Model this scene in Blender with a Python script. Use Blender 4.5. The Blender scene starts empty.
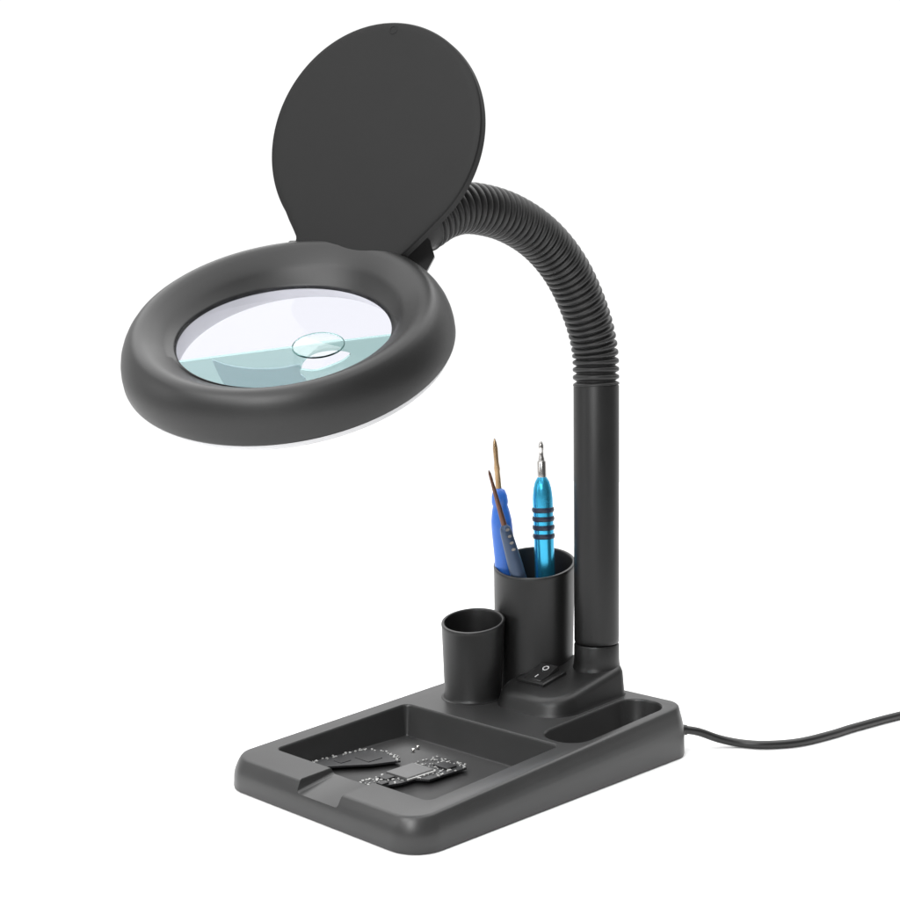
import bpy, bmesh, math, random
from mathutils import Vector, Matrix

random.seed(7)
S = 0.001                       # the scene is modelled in millimetres and stored in metres
scene = bpy.context.scene
COL = scene.collection
PI = math.pi


# ------------------------------------------------------------------ materials
def new_mat(name):
    m = bpy.data.materials.new(name)
    m.use_nodes = True
    nt = m.node_tree
    return m, nt, nt.nodes['Principled BSDF']


def plastic(name, col, rough=0.42, spec=0.5, bump=0.05, scale=900, var=0.12, metallic=0.0):
    m, nt, p = new_mat(name)
    tc = nt.nodes.new('ShaderNodeTexCoord')
    n1 = nt.nodes.new('ShaderNodeTexNoise')
    n1.inputs['Scale'].default_value = scale
    n1.inputs['Detail'].default_value = 3
    n2 = nt.nodes.new('ShaderNodeTexNoise')
    n2.inputs['Scale'].default_value = 40
    n2.inputs['Detail'].default_value = 4
    nt.links.new(tc.outputs['Object'], n1.inputs['Vector'])
    nt.links.new(tc.outputs['Object'], n2.inputs['Vector'])
    mix = nt.nodes.new('ShaderNodeMix')
    mix.data_type = 'RGBA'
    mix.inputs[6].default_value = (*[c * (1 - var) for c in col], 1)
    mix.inputs[7].default_value = (*[min(1, c * (1 + var)) for c in col], 1)
    nt.links.new(n2.outputs['Fac'], mix.inputs[0])
    nt.links.new(mix.outputs[2], p.inputs['Base Color'])
    mr = nt.nodes.new('ShaderNodeMapRange')
    mr.inputs['To Min'].default_value = max(0.02, rough - 0.05)
    mr.inputs['To Max'].default_value = rough + 0.05
    nt.links.new(n2.outputs['Fac'], mr.inputs['Value'])
    nt.links.new(mr.outputs['Result'], p.inputs['Roughness'])
    p.inputs['Specular IOR Level'].default_value = spec
    p.inputs['Metallic'].default_value = metallic
    if bump:
        b = nt.nodes.new('ShaderNodeBump')
        b.inputs['Strength'].default_value = bump
        b.inputs['Distance'].default_value = 0.0002
        nt.links.new(n1.outputs['Fac'], b.inputs['Height'])
        nt.links.new(b.outputs['Normal'], p.inputs['Normal'])
    return m


def glass(name, col, rough=0.0, ior=1.45, spec=0.12):
    m, nt, p = new_mat(name)
    p.inputs['Base Color'].default_value = (*col, 1)
    p.inputs['Transmission Weight'].default_value = 1.0
    p.inputs['Roughness'].default_value = rough
    p.inputs['IOR'].default_value = ior
    p.inputs['Specular IOR Level'].default_value = spec
    return m


M = {}
M['black'] = plastic('black_plastic', (0.008, 0.008, 0.008), 0.42, 0.45)
M['base'] = plastic('black_plastic_base', (0.025, 0.025, 0.025), 0.36, 0.5)
M['head'] = plastic('black_plastic_head', (0.0115, 0.0115, 0.0115), 0.42, 0.40)
M['lid'] = plastic('black_plastic_lid', (0.0092, 0.0092, 0.0092), 0.58, 0.2)
M['tube'] = plastic('satin_black_paint', (0.0095, 0.0095, 0.0095), 0.42, 0.4)
M['neck'] = plastic('ribbed_black_plastic', (0.013, 0.013, 0.013), 0.45, 0.42)
M['switch'] = plastic('switch_plastic', (0.014, 0.014, 0.014), 0.3, 0.5)
M['mark'] = plastic('white_switch_marking', (0.48, 0.48, 0.48), 0.5)
M['diffuser'] = plastic('white_plastic', (0.50, 0.50, 0.51), 0.4, 0.4, 0.0)
M['lens'] = glass('clear_glass', (0.875, 0.88, 0.95), 0.0, 1.05, 0.5)
M['lens2'] = glass('pale_green_glass', (0.93, 0.98, 0.97), 0.0, 1.25)
M['rim'] = glass('bottle_green_glass', (0.30, 0.46, 0.44), 0.1, 1.2, 0.3)
M['tint'] = glass('teal_reflection_glass', (0.45, 0.63, 0.59), 0.0, 1.08, 0.5)  # teal of the lens reflections, carried by an added plate
M['tint2'] = glass('dark_reflection_glass', (0.65, 0.665, 0.70), 0.0, 1.08, 0.5)  # darker tone in the middle of the lens reflections
M['cable'] = plastic('cable_rubber', (0.010, 0.010, 0.010), 0.38, 0.5)
M['teal'] = plastic('anodised_teal', (0.045, 0.40, 0.64), 0.26, 0.5, 0.02, 900, 0.05, 0.75)
M['blue'] = plastic('blue_plastic', (0.028, 0.145, 0.56), 0.34, 0.5, 0.02, 900, 0.06)
M['slate'] = plastic('slate_metal', (0.04, 0.065, 0.115), 0.36, 0.5, 0.03, 900, 0.08, 0.3)
M['ring'] = plastic('dark_rubber_ring', (0.010, 0.018, 0.045), 0.4, 0.5, 0.0)
M['steel'] = plastic('polished_steel', (0.62, 0.60, 0.58), 0.22, 0.5, 0.0, 900, 0.05, 1.0)
M['bronze'] = plastic('bronze_metal', (0.40, 0.27, 0.15), 0.32, 0.5, 0.05, 900, 0.2, 0.9)
M['brown'] = plastic('brown_metal', (0.13, 0.065, 0.045), 0.35, 0.5, 0.05, 900, 0.2, 0.7)
M['pcb'] = plastic('dark_circuit_board', (0.014, 0.0145, 0.0155), 0.38, 0.5, 0.08, 2500, 0.3)
M['shield'] = plastic('grey_shield_metal', (0.13, 0.13, 0.13), 0.42, 0.5, 0.04, 1200, 0.1, 0.4)
M['solder'] = plastic('solder_silver', (0.50, 0.50, 0.49), 0.36, 0.5, 0.0, 900, 0.1, 0.6)
M['chip'] = plastic('black_chip', (0.012, 0.012, 0.013), 0.35, 0.5, 0.02)
M['white'] = plastic('white_sweep', (0.90, 0.90, 0.90), 0.7, 0.1, 0.0, 900, 0.01)


# ------------------------------------------------------------------ mesh helpers
def V(*a):
    return Vector(a)


class MB:
    """collects shapes (in millimetres) into one mesh object"""

    def __init__(self):
        self.v, self.f = [], []

    def add(self, verts, faces):
        o = len(self.v)
        self.v += [Vector(p) for p in verts]
        self.f += [tuple(i + o for i in f) for f in faces]
        return self

    def loft(self, loops, cap0=True, cap1=True):
        n = len(loops[0])
        vs = [p for l in loops for p in l]
        fs = []
        for k in range(len(loops) - 1):
            for i in range(n):
                j = (i + 1) % n
                fs.append((k * n + i, k * n + j, (k + 1) * n + j, (k + 1) * n + i))
        if cap0:
            fs.append(tuple(range(n - 1, -1, -1)))
        if cap1:
            fs.append(tuple((len(loops) - 1) * n + i for i in range(n)))
        return self.add(vs, fs)

    def lathe(self, prof, c=(0, 0, 0), axis=(0, 0, 1), n=64, closed=False):
        """prof: (radius, height) pairs about the axis through c"""
        c = Vector(c)
        a, b, w = basis(axis)
        loops = []
        for r, h in prof:
            r = max(r, 0.0005)
            loops.append([c + w * h + (a * math.cos(t) + b * math.sin(t)) * r
                          for t in [2 * PI * i / n for i in range(n)]])
        if closed:
            loops.append(loops[0])
            return self.loft(loops, False, False)
        return self.loft(loops)

    def box(self, c, sx, sy, sz, ax=(1, 0, 0), ay=(0, 1, 0), bev=0.0):
        c = Vector(c)
        ax = Vector(ax).normalized()
        ay = Vector(ay).normalized()
        az = ax.cross(ay).normalized()

        def rect(hx, hy, z):
            return [c + ax * x * hx + ay * y * hy + az * z for x, y in ((-1, -1), (1, -1), (1, 1), (-1, 1))]
        hx, hy, hz = sx / 2, sy / 2, sz / 2
        if bev:
            return self.loft([rect(hx, hy, -hz), rect(hx, hy, hz - bev), rect(hx - bev, hy - bev, hz)])
        return self.loft([rect(hx, hy, -hz), rect(hx, hy, hz)])

    def tube(self, path, radii, n=24):
        loops = []
        T = [((path[min(i + 1, len(path) - 1)] - path[max(i - 1, 0)]).normalized()) for i in range(len(path))]
        a = T[0].orthogonal().normalized()
        for i, p in enumerate(path):
            a = (a - T[i] * a.dot(T[i])).normalized()
            b = T[i].cross(a)
            r = radii[i] if isinstance(radii, (list, tuple)) else radii
            loops.append([p + (a * math.cos(t) + b * math.sin(t)) * r for t in [2 * PI * k / n for k in range(n)]])
        return self.loft(loops)

    def mesh(self, name, scale=S, smooth=40):
        me = bpy.data.meshes.new(name)
        me.from_pydata([p * scale for p in self.v], [], self.f)
        bm = bmesh.new()
        bm.from_mesh(me)
        bmesh.ops.recalc_face_normals(bm, faces=bm.faces)
        bm.to_mesh(me)
        bm.free()
        shade(me, smooth)
        return me

    def build(self, name, mat, parent=None, smooth=40):
        o = bpy.data.objects.new(name, self.mesh(name, S, smooth))
        COL.objects.link(o)
        o.data.materials.append(mat)
        o.parent = parent
        return o


def shade(me, deg):
    for p in me.polygons:
        p.use_smooth = True
    if deg < 180:
        me.set_sharp_from_angle(angle=math.radians(deg))


def basis(axis):
    w = Vector(axis).normalized()
    a = Vector((1, 0, 0)) if abs(w.x) < 0.8 else Vector((0, 1, 0))
    a = (a - w * a.dot(w)).normalized()
    return a, w.cross(a), w


def rrect(x0, x1, y0, y1, r, zf, n=14, inset=0.0):
    x0 += inset; x1 -= inset; y0 += inset; y1 -= inset
    if not isinstance(r, (list, tuple)):
        r = [r] * 4
    pts = []
    for (cx, cy, a0), rr in zip(((x1, y1, 0), (x0, y1, 90), (x0, y0, 180), (x1, y0, 270)), r):
        rr = max(0.4, rr - inset)
        ox = cx - rr if a0 in (0, 270) else cx + rr
        oy = cy - rr if a0 in (0, 90) else cy + rr
        for k in range(n + 1):
            t = math.radians(a0 + 90 * k / n)
            x, y = ox + rr * math.cos(t), oy + rr * math.sin(t)
            pts.append(Vector((x, y, zf(x, y))))
    return pts


def difference(body, cutters, name, mat, parent, smooth=35):
    """body minus every cutter, evaluated in millimetres, then stored in metres"""
    o = bpy.data.objects.new('work', body.mesh('work', 1.0))
    COL.objects.link(o)
    tmp = [o]
    for c in cutters:
        q = bpy.data.objects.new('work', c.mesh('work', 1.0))
        COL.objects.link(q)
        tmp.append(q)
        m = o.modifiers.new('b', 'BOOLEAN')
        m.operation = 'DIFFERENCE'
        m.solver = 'EXACT'
        m.object = q
    bpy.context.view_layer.update()
    dg = bpy.context.evaluated_depsgraph_get()
    me = bpy.data.meshes.new_from_object(o.evaluated_get(dg))
    for t in tmp:
        bpy.data.objects.remove(t, do_unlink=True)
    me.name = name
    me.transform(Matrix.Scale(S, 4))
    shade(me, smooth)
    me.materials.clear()
    me.materials.append(mat)
    r = bpy.data.objects.new(name, me)
    COL.objects.link(r)
    r.parent = parent
    return r


def thing(name, label, cat, group=None):
    o = bpy.data.objects.new(name, None)
    COL.objects.link(o)
    o['label'] = label
    o['category'] = cat
    if group:
        o['group'] = group
    o.empty_display_size = 0.02
    return o


def spline(pts, n):
    """Catmull-Rom through pts, resampled to n+1 even steps"""
    P = [Vector(p) for p in pts]
    P = [P[0] * 2 - P[1]] + P + [P[-1] * 2 - P[-2]]
    raw = []
    for i in range(1, len(P) - 2):
        for k in range(40):
            t = k / 40
            a, b, c, d = P[i - 1], P[i], P[i + 1], P[i + 2]
            raw.append(0.5 * ((2 * b) + (c - a) * t + (2 * a - 5 * b + 4 * c - d) * t * t + (3 * b - a - 3 * c + d) * t ** 3))
    raw.append(P[-2])
    L = [0.0]
    for i in range(1, len(raw)):
        L.append(L[-1] + (raw[i] - raw[i - 1]).length)
    out, j = [], 0
    for k in range(n + 1):
        s = L[-1] * k / n
        while j < len(L) - 2 and L[j + 1] < s:
            j += 1
        u = (s - L[j]) / max(1e-9, L[j + 1] - L[j])
        out.append(raw[j].lerp(raw[j + 1], min(1, max(0, u))))
    return out, L[-1]


# ------------------------------------------------------------------ the setting
me = bpy.data.meshes.new('table_surface')
RT = 1.6
me.from_pydata([(RT * math.cos(2 * PI * k / 96), RT * math.sin(2 * PI * k / 96), 0) for k in range(96)], [], [tuple(range(96))])
table = bpy.data.objects.new('table_surface', me)
COL.objects.link(table)
me.materials.append(M['white'])
table['kind'] = 'structure'

# ------------------------------------------------------------------ the lamp
lamp = thing('magnifier_lamp', 'black gooseneck magnifying desk lamp with round cover flipped open', 'lamp')

SL = 0.0573


def H(x, y):
    return 16.6 + SL * y


HW = 73.2
rc = [15, 15, 17, 17]
body = MB()
N = 14
body.loft([
    rrect(-HW, HW, 0, 220, rc, lambda x, y: 0.0, N, 1.2),
    rrect(-HW, HW, 0, 220, rc, lambda x, y: 0.5, N, 0.3),
    rrect(-HW, HW, 0, 220, rc, lambda x, y: 1.6, N, 0.0),
    rrect(-HW, HW, 0, 220, rc, lambda x, y: H(x, y) * .45, N, 0.15),
    rrect(-HW, HW, 0, 220, rc, lambda x, y: H(x, y) * .6, N, 0.7),
    rrect(-HW, HW, 0, 220, rc, lambda x, y: H(x, y) * .74, N, 1.6),
    rrect(-HW, HW, 0, 220, rc, lambda x, y: H(x, y) * .86, N, 2.6),
    rrect(-HW, HW, 0, 220, rc, lambda x, y: H(x, y) - 1.1, N, 3.4),
    rrect(-HW, HW, 0, 220, rc, lambda x, y: H(x, y) - 0.35, N, 4.1),
    rrect(-HW, HW, 0, 220, rc, lambda x, y: H(x, y), N, 5.3),
])


def pocket(x0, x1, y0, y1, r, floor, ins, fl=1.1):
    c = MB()
    c.loft([
        rrect(x0, x1, y0, y1, r, lambda x, y: floor, N, ins + 1.2),
        rrect(x0, x1, y0, y1, r, lambda x, y: floor + .35, N, ins + .35),
        rrect(x0, x1, y0, y1, r, lambda x, y: floor + 1.2, N, ins),
        rrect(x0, x1, y0, y1, r, lambda x, y: H(x, y) - 1.3, N, .35),
        rrect(x0, x1, y0, y1, r, lambda x, y: H(x, y) - .5, N, .12),
        rrect(x0, x1, y0, y1, r, lambda x, y: H(x, y) + .05, N, -.5),
        rrect(x0, x1, y0, y1, r, lambda x, y: H(x, y) + .6, N, -1.7),
        rrect(x0, x1, y0, y1, r, lambda x, y: H(x, y) + 15, N, -1.7),
    ])
    return c


tray_cut = pocket(-57.6, 57.4, 24, 120, 4.5, 5.5, 2.6)
slot_cut = pocket(36.6, 64.6, 124, 208, 12.2, 11.0, 2.0)


def notch_loop(y):
    z = 10.6 + .18 * y
    zt = H(0, y)
    xs = [(-13.6, zt + 16), (-13.6, zt + .7), (-12.4, zt - .3), (-12.0, zt - 1.2), (-11.6, z + 1.2), (-10.8, z + .3), (-9.6, z),
          (17.0, z), (18.2, z + .3), (18.9, z + 1.2), (19.2, zt - 1.2), (19.5, zt - .3), (20.6, zt + .7), (20.6, zt + 16)]
    return [Vector((x, y, zz)) for x, zz in xs]


notch_cut = MB()
notch_cut.loft([notch_loop(-8), notch_loop(28)])
base = difference(body, [tray_cut, slot_cut, notch_cut], 'base', M['base'], lamp)

# pedestal that carries the pole and the switch
ZP = lambda x, y: 33.3 + 0.2 * (y - 146)
rp = [9, 9, 18, 19]
ped = MB()
ped.loft([
    rrect(-21, 33.4, 147, 213.5, rp, lambda x, y: H(x, y) - 1.5, N, -1.2),
    rrect(-21, 33.4, 147, 213.5, rp, lambda x, y: H(x, y) + .4, N, 0),
    rrect(-21, 33.4, 147, 213.5, rp, lambda x, y: H(x, y) + 1.6, N, .5),
    rrect(-21, 33.4, 147, 213.5, rp, lambda x, y: ZP(x, y) - 4.2, N, 1.6),
    rrect(-21, 33.4, 147, 213.5, rp, lambda x, y: ZP(x, y) - 2.1, N, 2.5),
    rrect(-21, 33.4, 147, 213.5, rp, lambda x, y: ZP(x, y) - .7, N, 4.0),
    rrect(-21, 33.4, 147, 213.5, rp, lambda x, y: ZP(x, y), N, 6.6),
])
pedestal = ped.build('pedestal', M['black'], lamp)

# pen cups moulded on the base
def cup(name, cx, cy, r0, r1, zc, nrm, wall=1.7, floor=30):
    nx, ny = nrm
    def ring(r, dz, zfun=None):
        out = []
        for k in range(72):
            t = 2 * PI * k / 72
            x, y = cx + r * math.cos(t), cy + r * math.sin(t)
            z = zfun(x, y) if zfun else zc + dz - (x - cx) * nx - (y - cy) * ny
            out.append(Vector((x, y, z)))
        return out
    m = MB()
    m.loft([
        ring(r0 + 2.2, 0, lambda x, y: H(x, y) - 2),
        ring(r0 + 2.0, 0, lambda x, y: H(x, y) + .15),
        ring(r0 + .8, 0, lambda x, y: H(x, y) + .6),
        ring(r0, 0, lambda x, y: H(x, y) + 2.2),
        ring(r1 - .1, -2.4),
        ring(r1 + .15, -.9), ring(r1 - .1, -.2), ring(r1 - .6, 0),
        ring(r1 - wall + .5, 0), ring(r1 - wall + .1, -.3), ring(r1 - wall - .1, -1.2),
        ring(r0 - wall, 0, lambda x, y: floor + 1),
        ring(r0 - wall - 1.5, 0, lambda x, y: floor),
    ])
    return m.build(name, M['black'], lamp)


cup('small_pen_cup', -37, 154, 16.6, 18.5, 70.2, (.08, -.19))
cup('large_pen_cup', -25.5, 195, 23.2, 24.3, 100.8, (.11, -.22))

# pole, collar
P0 = Vector((15.7, 204.0, 0)); P1 = Vector((14.2, 202.4, 208))
pd = (P1 - P0).normalized()
def on_pole(z):
    return P0 + pd * (z / pd.z)
col = MB()
zc = 43
col.lathe([(14.6, -5), (14.5, -1.2), (13.7, .6), (13.3, 2.5), (13.15, 5), (13.1, 13.2), (12.8, 13.9), (12.2, 14.2), (8, 14.2)], on_pole(zc), pd, 64)
col.build('collar', M['black'], lamp)
pole = MB()
pole.lathe([(12.0, 0), (12.6, .15), (12.95, .8), (13.0, 3), (13.0, 149), (12.7, 149.8), (12, 150.2)], on_pole(57.6), pd, 64)
pole.build('pole', M['tube'], lamp)

# gooseneck with its ribs
NP = [(14.2, 202.4, 207.4), (13.9, 201.0, 228), (14, 192.4, 248.5), (14, 175.5, 271), (14, 153, 287.6), (14, 126, 297.4), (14, 98, 300.2), (14, 79, 296.6), (14.5, 62.5, 288.6)]
ribs = 44
sub = 14
path, Ln = spline(NP, ribs * sub)
rad = []
for i in range(len(path)):
    ph = (i % sub) / sub
    g = math.exp(-((ph - .5) / .19) ** 2)
    rad.append(13.25 - 1.9 * g - .25 * (2 * abs(ph - .0 if ph < .5 else 1 - ph)) ** 2)
neck = MB()
neck.tube(path, rad, 48)
neck.build('gooseneck', M['neck'], lamp, 180)

# ---- lamp head
uref = Vector((0.671, 0.731, 0.125))
class Frame:
    def __init__(self, c, nn):
        self.c = Vector(c); self.n = Vector(nn).normalized()
        self.u = (uref - self.n * uref.dot(self.n)).normalized()
        self.w = self.n.cross(self.u)
    def pt(self, a, b, h):
        return self.c + self.u * a + self.w * b + self.n * h
    def loop(self, r, h, k=160):
        return [self.pt(r * math.cos(t), r * math.sin(t), h) for t in [2 * PI * i / k for i in range(k)]]
FS = Frame((13.9, -24.1, 242.2), (.288, -.44, .851))      # shell
FL = Frame((13.7, -24.4, 238.0), (.287, -.377, .881))     # lens seat, tilted a little against the shell
C, n = FL.c, FL.n
head_pt = FL.pt
ring = MB()
loops = [FL.loop(48.6, -4.2), FL.loop(49.2, -2.4), FL.loop(50.0, -1.9)]
loops += [FS.loop(r, h) for r, h in ((52.6, -2.6), (55, -.7), (58, 1.3), (61, 3.2), (63.2, 4.4), (65.2, 4.9), (67.2, 4.6), (69.3, 3.3), (71.5, .9),
                                     (73.2, -1.7), (74.7, -4.8), (75.7, -8.2), (76.2, -11.5), (76.3, -14.8), (76.1, -15.6), (75.5, -15.9), (72.4, -15.9), (72.2, -14), (70, -7), (64, -3), (56, -6))]
loops.append(loops[0])
ring.loft(loops, False, False)
head = ring.build('lamp_head', M['head'], lamp, 50)

dif = MB()
dp = [(72.6, -14.0), (74.8, -14.2), (75.0, -17.6), (74.2, -19.0), (71, -19.8), (58, -19.8), (52.5, -19.2), (51.4, -17)]
loops = [FS.loop(r, h, 128) for r, h in dp] + [FL.loop(50.2, -5.2, 128), FL.loop(51.2, -4.8, 128)] + [FS.loop(r, h, 128) for r, h in ((53, -12), (54.5, -17.6), (58, -18.6), (70, -18.4))]
loops.append(loops[0])
dif.loft(loops, False, False)
dif.build('diffuser', M['diffuser'], lamp)

# magnifying lens: thin biconvex disc
ln = MB()
Rl = 49.4
top = [(r, -2.5 + .8 * (1 - (r / Rl) ** 2)) for r in [Rl * k / 12 for k in range(13)]]
bot = [(r, -3.9 - .4 * (1 - (r / Rl) ** 2)) for r in [Rl * k / 12 for k in range(12, -1, -1)]]
ln.lathe(top + bot, C, n, 128)
lens = ln.build('lens', M['lens'], lamp, 60)

ins = MB()
Rb = 11.2
ipos = head_pt(15.3, -18.2, -.7)
itop = [(r, .1 + .3 * (1 - (r / Rb) ** 2)) for r in [Rb * k / 8 for k in range(9)]]
ins.lathe(itop + [(Rb, -.55), (0, -.55)], ipos, n, 64)
inset = ins.build('inset_lens', M['lens2'], lens, 60)
ir = MB()
ir.lathe([(Rb + .05, -.5), (Rb + .5, -.4), (Rb + .55, .1), (Rb + .25, .35), (Rb + .02, .2)], ipos, n, 64, closed=True)
ir.build('inset_rim', M['rim'], lens, 60)

# added tinted plate standing for teal reflections in the lens's near part
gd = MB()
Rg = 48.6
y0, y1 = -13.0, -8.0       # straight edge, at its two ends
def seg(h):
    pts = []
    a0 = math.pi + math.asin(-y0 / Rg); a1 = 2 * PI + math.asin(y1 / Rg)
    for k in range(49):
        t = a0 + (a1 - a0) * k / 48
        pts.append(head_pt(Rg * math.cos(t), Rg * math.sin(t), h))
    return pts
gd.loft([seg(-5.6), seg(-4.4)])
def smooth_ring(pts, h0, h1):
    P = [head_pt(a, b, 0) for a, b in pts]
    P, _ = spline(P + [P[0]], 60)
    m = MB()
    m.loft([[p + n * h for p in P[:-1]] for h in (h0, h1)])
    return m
blob_cut = smooth_ring([(6.8, -31.5), (8.2, -24.5), (11.3, -19.2), (16.3, -16.5), (23.4, -16.7), (29.0, -20.7), (26.1, -26.5), (20.3, -30.7), (13.3, -33.7)], -8, -2)  # hole in the tint draws the bright refracted blob below the inset lens
reflection = difference(gd, [blob_cut], 'lens_reflection', M['tint'], lamp, 30)
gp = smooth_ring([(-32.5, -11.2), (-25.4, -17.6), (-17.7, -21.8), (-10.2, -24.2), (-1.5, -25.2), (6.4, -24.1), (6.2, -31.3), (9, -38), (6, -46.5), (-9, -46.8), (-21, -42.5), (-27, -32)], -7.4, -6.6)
gp.build('lens_reflection_dark', M['tint2'], reflection, 30)  # another added plate, darkens the middle of the built-in reflection

# lens cover, flipped up
nl = Vector((.323, -.928, .189)).normalized()
Lc = Vector((4.9, 38.0, 330.6))
lu = Vector((0, 0, 1)); lu = (lu - nl * lu.dot(nl)).normalized()      # up in the cover's plane
lr = lu.cross(nl)                                                     # right, seen from the front
if lr.dot(Vector((.7, .7, 0))) < 0:
    lr = -lr
R0 = 57.6
outl = []
for k in range(161):                                                   # round rim, open at the foot
    t = math.radians(-47 + (264) * k / 160)
    outl.append((R0 * math.cos(t), R0 * math.sin(t)))
outl += [(-43.4, -39.4), (-40.6, -43.9), (-38.6, -47.4), (-38.3, -49), (-38.7, -54.2), (-37.9, -55.6), (-36, -56.4), (-26, -57.6), (-17, -58.6), (2, -60.6), (16, -62), (18.6, -61.6), (26, -55), (33, -48.4)]
lid = MB()
lid.loft([[Lc + (lr * a + lu * b) * (1 - i_ / 57.6) + nl * h for a, b in outl]
          for i_, h in ((40, -.2), (9, -.2), (4.2, -.1), (2.0, -.15), (.7, -.5), (.1, -1.2), (0, -5.2), (.6, -6), (3, -6.3), (40, -7))])
cover = lid.build('lens_cover', M['lid'], lamp, 30)
# latch by the top rim
q = Lc + lr * 6.5 + lu * (R0 - 4.4)
la = MB()
la.lathe([(2.4, -.35), (2.3, .0), (1.9, .16), (1.5, .05), (1.2, -.35)], q, nl, 24)
la.build('latch', M['lid'], cover)

# pin the cover turns on
hb = MB()
hc = Lc - lu * 52 - nl * 3.4
hb.tube([hc + lr * t for t in (-43.2, -42.4, -20, 9, 21, 22)], [2.4, 3.0, 3.0, 3.0, 3.0, 2.6], 20)
hb.build('hinge_pin', M['head'], lamp)

# arm socket between gooseneck and head
def sec(c, ax, ay, sx, sy, r=3.0):
    c = Vector(c); ax = Vector(ax).normalized(); ay = Vector(ay).normalized()
    return [c + ax * p.x + ay * p.y for p in rrect(-sx / 2, sx / 2, -sy / 2, sy / 2, r, lambda x, y: 0, 5)]
sk = MB()
sk.loft([sec((14.5, 64, 289.4), (1, 0, 0), (0, -.4, .91), 23, 23, 10),
         sec((14.5, 63.6, 289.2), (1, 0, 0), (0, -.4, .91), 26.0, 26.0, 12),
         sec((13, 61, 288.5), (1, 0, 0), (0, -.4, .91), 24, 24, 9),
         sec((8, 54, 283), (1, 0, 0), (0, -.4, .92), 27, 18, 2.5),
         sec((6, 48, 277), (1, 0, 0), (0, -.4, .92), 28, 16, 2.0),
         sec((6, 36, 268), (1, 0, 0), (0, -.4, .92), 30, 15, 3.0)])
sk.build('arm_socket', M['head'], lamp, 35)

# hinge bracket that joins the head to the socket
hk = MB()
kd = Vector((-.7, .714, 0))
kp = [Vector(p) for p in ((2, 30.5, 286), (22, 50.2, 286.5), (25.3, 53.4, 284), (27.3, 55.3, 281), (28.9, 56.8, 273.2), (25.6, 53.6, 264.5), (8, 36.2, 254))]
kp = [p + Vector((-.72, .70, .03)) * ((p.z - 264) * .5 - 5) for p in kp]
kc = sum(kp, Vector()) / len(kp)
hk.loft([kp, [p + kd * 12 for p in kp]])
hk.build('hinge_bracket', M['base'], lamp, 30)

# rocker switch on the sloping pedestal
sn = Vector((0, -.2, 1)).normalized()
sy = Vector((0, 1, .2)).normalized()
sx = Vector((1, 0, 0))
so = Vector((-1.0, 173.6, ZP(0, 173.6)))
bez = MB()
bez.box(so + sn * .7, 20, 20.5, 3.0, sx, sy, .7)
switch = bez.build('switch', M['switch'], lamp, 20)
rk = MB()
def rk_sec(x):
    pr2 = [(-8.3, -1), (8.3, -1), (8.9, 4.5), (8.2, 5.1), (.6, 3.1), (-.6, 2.8), (-7.6, 2.45), (-8.3, 2.1)]
    return [so + sx * x + sy * a + sn * b for a, b in pr2]
rk.loft([rk_sec(-6.2), rk_sec(6.2)])
rocker = rk.build('rocker', M['switch'], switch, 20)
# markings: ring on the raised half, bar on the lowered half
d1 = (sy * 7.6 + sn * 2.0).normalized(); n1 = d1.cross(sx) * -1
if n1.dot(sn) < 0: n1 = -n1
mk = MB()
mc = so + sy * 4.5 + sn * 4.14
loops = []
for r, h in ((1.35, .0), (1.35, .14), (2.1, .14), (2.1, .0)):
    loops.append([mc + n1 * h + (sx * math.cos(t) + d1 * math.sin(t)) * r for t in [2 * PI * k / 32 for k in range(32)]])
mk.loft(loops + [loops[0]], False, False)
mk.build('marking', M['mark'], rocker)
d2 = (sy * 7.0 + sn * .6).normalized(); n2 = sx.cross(d2)
mk = MB()
mk.box(so + sy * -4.0 + sn * 2.84, .75, 3.0, .2, sx, d2)
mk.build('marking', M['mark'], rocker)

# power cable
cp = [(58, 205, 12.5), (62.5, 217, 12.2), (68.5, 228, 10.2), (76, 239.5, 5.0), (85, 247.6, 2.6), (97, 255.2, 2.5), (108.2, 273, 2.5), (114, 300, 2.5), (116.6, 322, 2.5), (124.5, 367, 2.5), (138, 420, 2.5), (150, 480, 2.5)]
pc, _ = spline(cp, 110)
cb = MB()
cb.tube(pc, 2.35, 16)
cb.build('power_cable', M['cable'], lamp, 180)
sr = MB()
sr.tube([Vector((60.5, 212, 12.3)), Vector((62.2, 216.5, 12.25)), Vector((65.3, 222.5, 11.5))], [3.6, 3.6, 2.9], 20)
sr.build('cable_grommet', M['cable'], lamp)

# ------------------------------------------------------------------ tools in the large cup
def axis_pt(a, b, t):
    return a + (b - a) * t

# teal screwdriver
g = 'small hand tools standing in the large pen cup'
td = thing('screwdriver', 'teal metallic precision screwdriver with four dark grip rings in the tall pen cup', 'screwdriver', g)
A = Vector((-21.85, 196.1, 173.6)); B = Vector((-19.9, 198.0, 99.0))
dn = (B - A).normalized()
hl = MB()
hl.lathe([(2.6, -21.6), (4.4, -24.6), (5.4, -28.5), (6.0, -34), (6.0, -110), (5.2, -112), (0, -112)], A, -dn, 40)
handle = hl.build('handle', M['teal'], td)
for hgt in (41.0, 46.3, 51.5, 56.7):
    rg = MB()
    rg.lathe([(5.7, -1.7), (6.4, -1.3), (6.75, 0), (6.4, 1.3), (5.7, 1.7)], A + dn * hgt, -dn, 40)
    rg.build('grip_ring', M['ring'], td)
sh = MB()
sh.lathe([(2.6, -22.5), (2.6, -12.6), (2.1, -11.8), (0, -11.8)], A, -dn, 24)
sh.build('chuck', M['steel'], td)
bt = MB()
bt.lathe([(1.9, -12.5), (1.75, -10.5), (1.3, -9), (1.25, -6.4), (1.5, -4.6), (1.45, -2.6), (.8, -.8), (.2, 0)], A, -dn, 20)
bt.build('bit', M['steel'], td)

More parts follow.
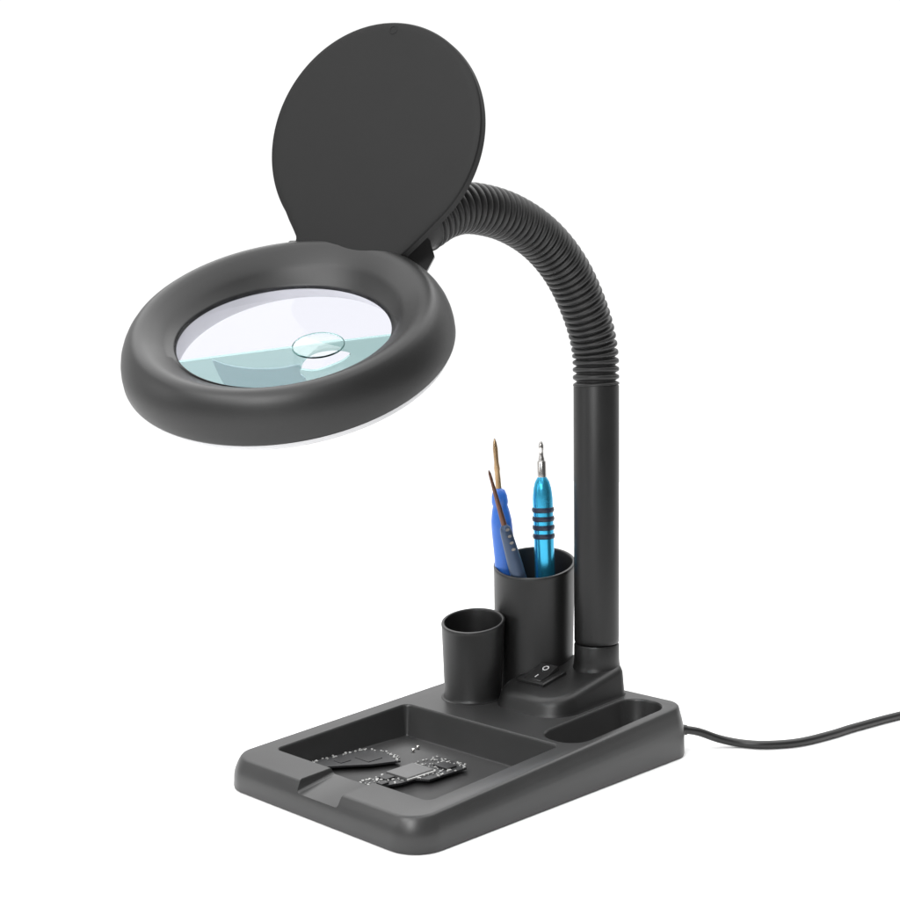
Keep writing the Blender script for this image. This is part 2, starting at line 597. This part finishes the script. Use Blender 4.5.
# blue tool with a bronze point
bd = thing('screwdriver', 'bright blue plastic tool with a long bronze point, leaning in the tall pen cup', 'screwdriver', g)
A = Vector((-42.3, 177.8, 174.8)); B = Vector((-37.6, 182.5, 99.0))
dn = (B - A).normalized()
tp = MB()
tp.lathe([(.25, 0), (1.0, -2.2), (1.45, -6), (1.35, -14), (1.75, -18), (1.5, -20), (1.7, -26), (1.9, -33)], A, -dn, 20)
tp.build('point', M['bronze'], bd)
bh = MB()
bh.lathe([(1.5, -29.6), (3.6, -31), (4.6, -34), (5.0, -38), (4.5, -40), (5.3, -43.5), (6.2, -49), (6.4, -55), (6.1, -72), (6.4, -76), (6.2, -110), (0, -111)], A, -dn, 36)
bh.build('handle', M['blue'], bd)

# slate tool with a brown point
sd = thing('screwdriver', 'slate grey tool with thin brown point and silver marks, tilting in the tall cup', 'screwdriver', g)
off = Vector((-2.6, 2.6, 0))
A = Vector((-33.1, 163.2, 157.1)) + off; B = Vector((-21.0, 174.9, 97.2)) + off
dn = (B - A).normalized()
tp = MB()
tp.lathe([(.3, 0), (.8, -2), (1.2, -12), (1.55, -26), (1.75, -36)], A, -dn, 20)
tp.build('point', M['brown'], sd)
sh = MB()
sh.lathe([(1.6, -33.2), (3.0, -35), (3.5, -38), (3.9, -46), (4.5, -58), (4.5, -105), (0, -106)], A, -dn, 32)
sh.build('handle', M['slate'], sd)
cam_dir = Vector((.70, -.71, .08))
side = (cam_dir - dn * cam_dir.dot(dn)).normalized()
for k in range(4):
    hgt = 36.2 + k * 4.0
    rr = [3.2, 3.6, 3.85, 4.0][k]
    mk = MB()
    sd2 = (side + dn.cross(side) * -.35).normalized()
    c0 = A + dn * hgt + sd2 * (rr - .12)
    a_ = dn; b_ = dn.cross(sd2).normalized()
    mk.loft([[c0 + (a_ * .85 * math.cos(t) + b_ * 1.35 * math.sin(t)) + sd2 * h for t in [2 * PI * i / 16 for i in range(16)]] for h in (-.5, .3)])
    mk.build('silver_mark', M['steel'], sd)

# ------------------------------------------------------------------ circuit boards and screws in the tray
def poly_board(pts, z0, th):
    m = MB()
    m.loft([[Vector((x, y, z0)) for x, y in pts], [Vector((x, y, z0 + th)) for x, y in pts]])
    return m


def inside(x, y, poly):
    c = False
    for i in range(len(poly)):
        x0, y0 = poly[i]; x1, y1 = poly[i - 1]
        if (y0 > y) != (y1 > y) and x < (x1 - x0) * (y - y0) / (y1 - y0) + x0:
            c = not c
    return c


ZB = 7.4
gb = 'bare circuit boards lying in the tray'
b2 = thing('circuit_board', 'dark circuit board with a large grey square shield, nearer the front corner of tray', 'circuit board', gb)
b2p = [(-6, 30), (4, 31), (6, 44), (9, 52), (9.5, 62), (15.5, 66), (16, 93), (13, 96), (-8, 96), (-9.5, 80), (-8, 60), (-7, 44)]
poly_board(b2p, ZB, 1.0).build('board', M['pcb'], b2, 20)
m = MB(); m.box((0.8, 66.5, ZB + 1.75), 15.5, 19.5, 1.5, (1, .03, 0), (-.03, 1, 0), .3)
m.build('shield', M['shield'], b2, 20)
for (x, y, a, b) in ((6.5, 86.5, 10, 7.5), (-1.5, 52, 5.5, 6.5), (3.6, 44.5, 4, 5)):
    m = MB(); m.box((x, y, ZB + 1.5), a, b, 1.0, bev=.15)
    m.build('chip', M['chip'], b2, 20)

def scatter(poly, keep, cnt, parent, zb, blocked, smin=.35, smax=1.4):
    m = MB()
    k = 0; tries = 0
    while k < cnt and tries < 6000:
        tries += 1
        x = random.uniform(min(p[0] for p in poly), max(p[0] for p in poly))
        y = random.uniform(min(p[1] for p in poly), max(p[1] for p in poly))
        if not inside(x, y, poly) or not keep(x, y):
            continue
        if any(abs(x - bx) < a / 2 + .5 and abs(y - by) < b / 2 + .5 for bx, by, a, b in blocked):
            continue
        m.box((x, y, zb + .2 + random.random() * .1), random.uniform(smin, smax), random.uniform(smin, smax), .5 + random.random() * .4, bev=.08)
        k += 1
    m.build('solder_pads', M['solder'], parent, 20)

scatter(b2p, lambda x, y: True, 120, b2, ZB + 1.0, [(0.8, 66.5, 15.5, 19.5), (6.5, 86.5, 10, 7.5), (-1.5, 52, 5.5, 6.5), (3.6, 44.5, 4, 5)])
# metal edge of the shield
m = MB()
for (cx_, cy_, a, b) in ((9.2, 66.5, 1.0, 20), (.8, 77, 16, 1.1)):
    m.box((cx_, cy_, ZB + 1.45), a, b, .9, bev=.15)
m.build('shield_rim', M['solder'], b2, 20)

b1 = thing('circuit_board', 'small dark circuit board edged with silver specks, by the left tray wall', 'circuit board', gb)
b1p = [(-50, 40), (-41, 38), (-33, 50), (-24, 62), (-17.5, 77), (-21, 80), (-37, 83), (-47, 76), (-49, 58)]
poly_board(b1p, ZB, 1.0).build('board', M['pcb'], b1, 20)
for (x, y, a, b) in ((-33, 68, 11, 10), (-39.5, 55, 6, 7)):
    m = MB(); m.box((x, y, ZB + 1.1), a, b, .5, bev=.12)
    m.build('chip', M['chip'], b1, 20)
def far_edge(x, y):
    d = min(_segd(x, y, b1p[i], b1p[(i + 1) % len(b1p)]) for i in (4, 5, 6, 7, 8))
    return d < 2.6
def _segd(x, y, a, b):
    dx, dy = b[0] - a[0], b[1] - a[1]
    t = max(0, min(1, ((x - a[0]) * dx + (y - a[1]) * dy) / (dx * dx + dy * dy)))
    return math.hypot(x - a[0] - t * dx, y - a[1] - t * dy)
scatter(b1p, far_edge, 48, b1, ZB + 1.0, [], .35, 1.3)

for (x, y, lab) in ((-32.5, 104.5, 'tiny silver screw on the tray floor, the one nearer the back wall'),
                    (-30.5, 99.0, 'tiny silver screw on the tray floor, the one nearer the circuit boards')):
    t = thing('screw', lab, 'screw', 'tiny screws lying on the tray floor')
    m = MB(); m.lathe([(0, 1.75), (.75, 1.75), (1.05, 1.4), (1.05, .9), (.55, .9)], (x, y, 5.5), (0.1, -.1, 1), 16); m.build('screw_head', M['steel'], t)
    m = MB(); m.lathe([(.55, 1.0), (.5, 0), (.1, 0)], (x, y, 5.5), (0.1, -.1, 1), 12); m.build('shank', M['steel'], t)

# put every Empty at its thing's base, children keep their place
def base_at(t, p):
    p = Vector(p) * S
    t.location = p
    for o in bpy.data.objects:
        if o.parent == t:
            o.matrix_parent_inverse = Matrix.Translation(-p)
base_at(td, (-17, 200, 62)); base_at(bd, (-35, 185, 64)); base_at(sd, (-12, 186, 54))
base_at(b2, (3, 64, ZB)); base_at(b1, (-34, 62, ZB))
base_at(lamp, (0, 110, 0))

# ------------------------------------------------------------------ camera
cam = bpy.data.cameras.new('camera')
cam.sensor_width = 36
cam.lens = 36 * 1330.1 / 900
cam.clip_start = 0.02
cam.clip_end = 500
co = bpy.data.objects.new('camera', cam)
COL.objects.link(co)
co.location = (0.4888, -0.4021, 0.2318)
co.rotation_euler = Vector((-0.69742, 0.71208, -0.08091)).to_track_quat('-Z', 'Y').to_euler()
scene.camera = co

# ------------------------------------------------------------------ light: white studio surround and soft boxes
wd = bpy.data.worlds.new('World')
scene.world = wd
wd.use_nodes = True
nt = wd.node_tree
bg = nt.nodes['Background']
tc = nt.nodes.new('ShaderNodeTexCoord')
# white backdrop on the far side, dark studio on the near side
dt = nt.nodes.new('ShaderNodeVectorMath'); dt.operation = 'DOT_PRODUCT'
dt.inputs[1].default_value = (-0.74, 0.67, 0.0)
nt.links.new(tc.outputs['Generated'], dt.inputs[0])
rp_ = nt.nodes.new('ShaderNodeValToRGB')
nt.links.new(dt.outputs['Value'], rp_.inputs['Fac'])
cr = rp_.color_ramp
cr.elements[0].position = 0.0; cr.elements[0].color = (.15, .15, .15, 1)
cr.elements[1].position = 0.55; cr.elements[1].color = (1, 1, 1, 1)
nt.links.new(rp_.outputs['Color'], bg.inputs['Color'])
bg.inputs['Strength'].default_value = 1.05


def area(name, loc, target, size, energy, col=(1, 1, 1)):
    l = bpy.data.lights.new(name, 'AREA')
    l.shape = 'RECTANGLE'
    l.size, l.size_y = size
    l.energy = energy
    l.color = col
    o = bpy.data.objects.new(name, l)
    COL.objects.link(o)
    o.location = loc
    o.rotation_euler = (Vector(target) - Vector(loc)).to_track_quat('-Z', 'Y').to_euler()
    return o


area('softbox', (0.0, -1.0, 0.95), (0, 0.0, .2), (.5, .5), 7)
area('side_softbox', (0.56, -1.06, .80), (0.03, -.03, .15), (.42, .42), 10)
area('front_softbox', (-0.42, -0.62, .38), (0, .02, .03), (.28, .28), .8)
area('overhead_softbox', (-0.7, 0.45, 2.4), (-.7, .45, 0), (4.4, 4.4), 165)

# ------------------------------------------------------------------ render settings
scene.render.engine = 'CYCLES'
scene.cycles.max_bounces = 14
scene.cycles.transmission_bounces = 12
scene.cycles.caustics_refractive = True
scene.view_settings.view_transform = 'Standard'
scene.view_settings.look = 'None'
scene.view_settings.exposure = 0
scene.view_settings.gamma = 1
scene.render.resolution_x = 1024
scene.render.resolution_y = 1024
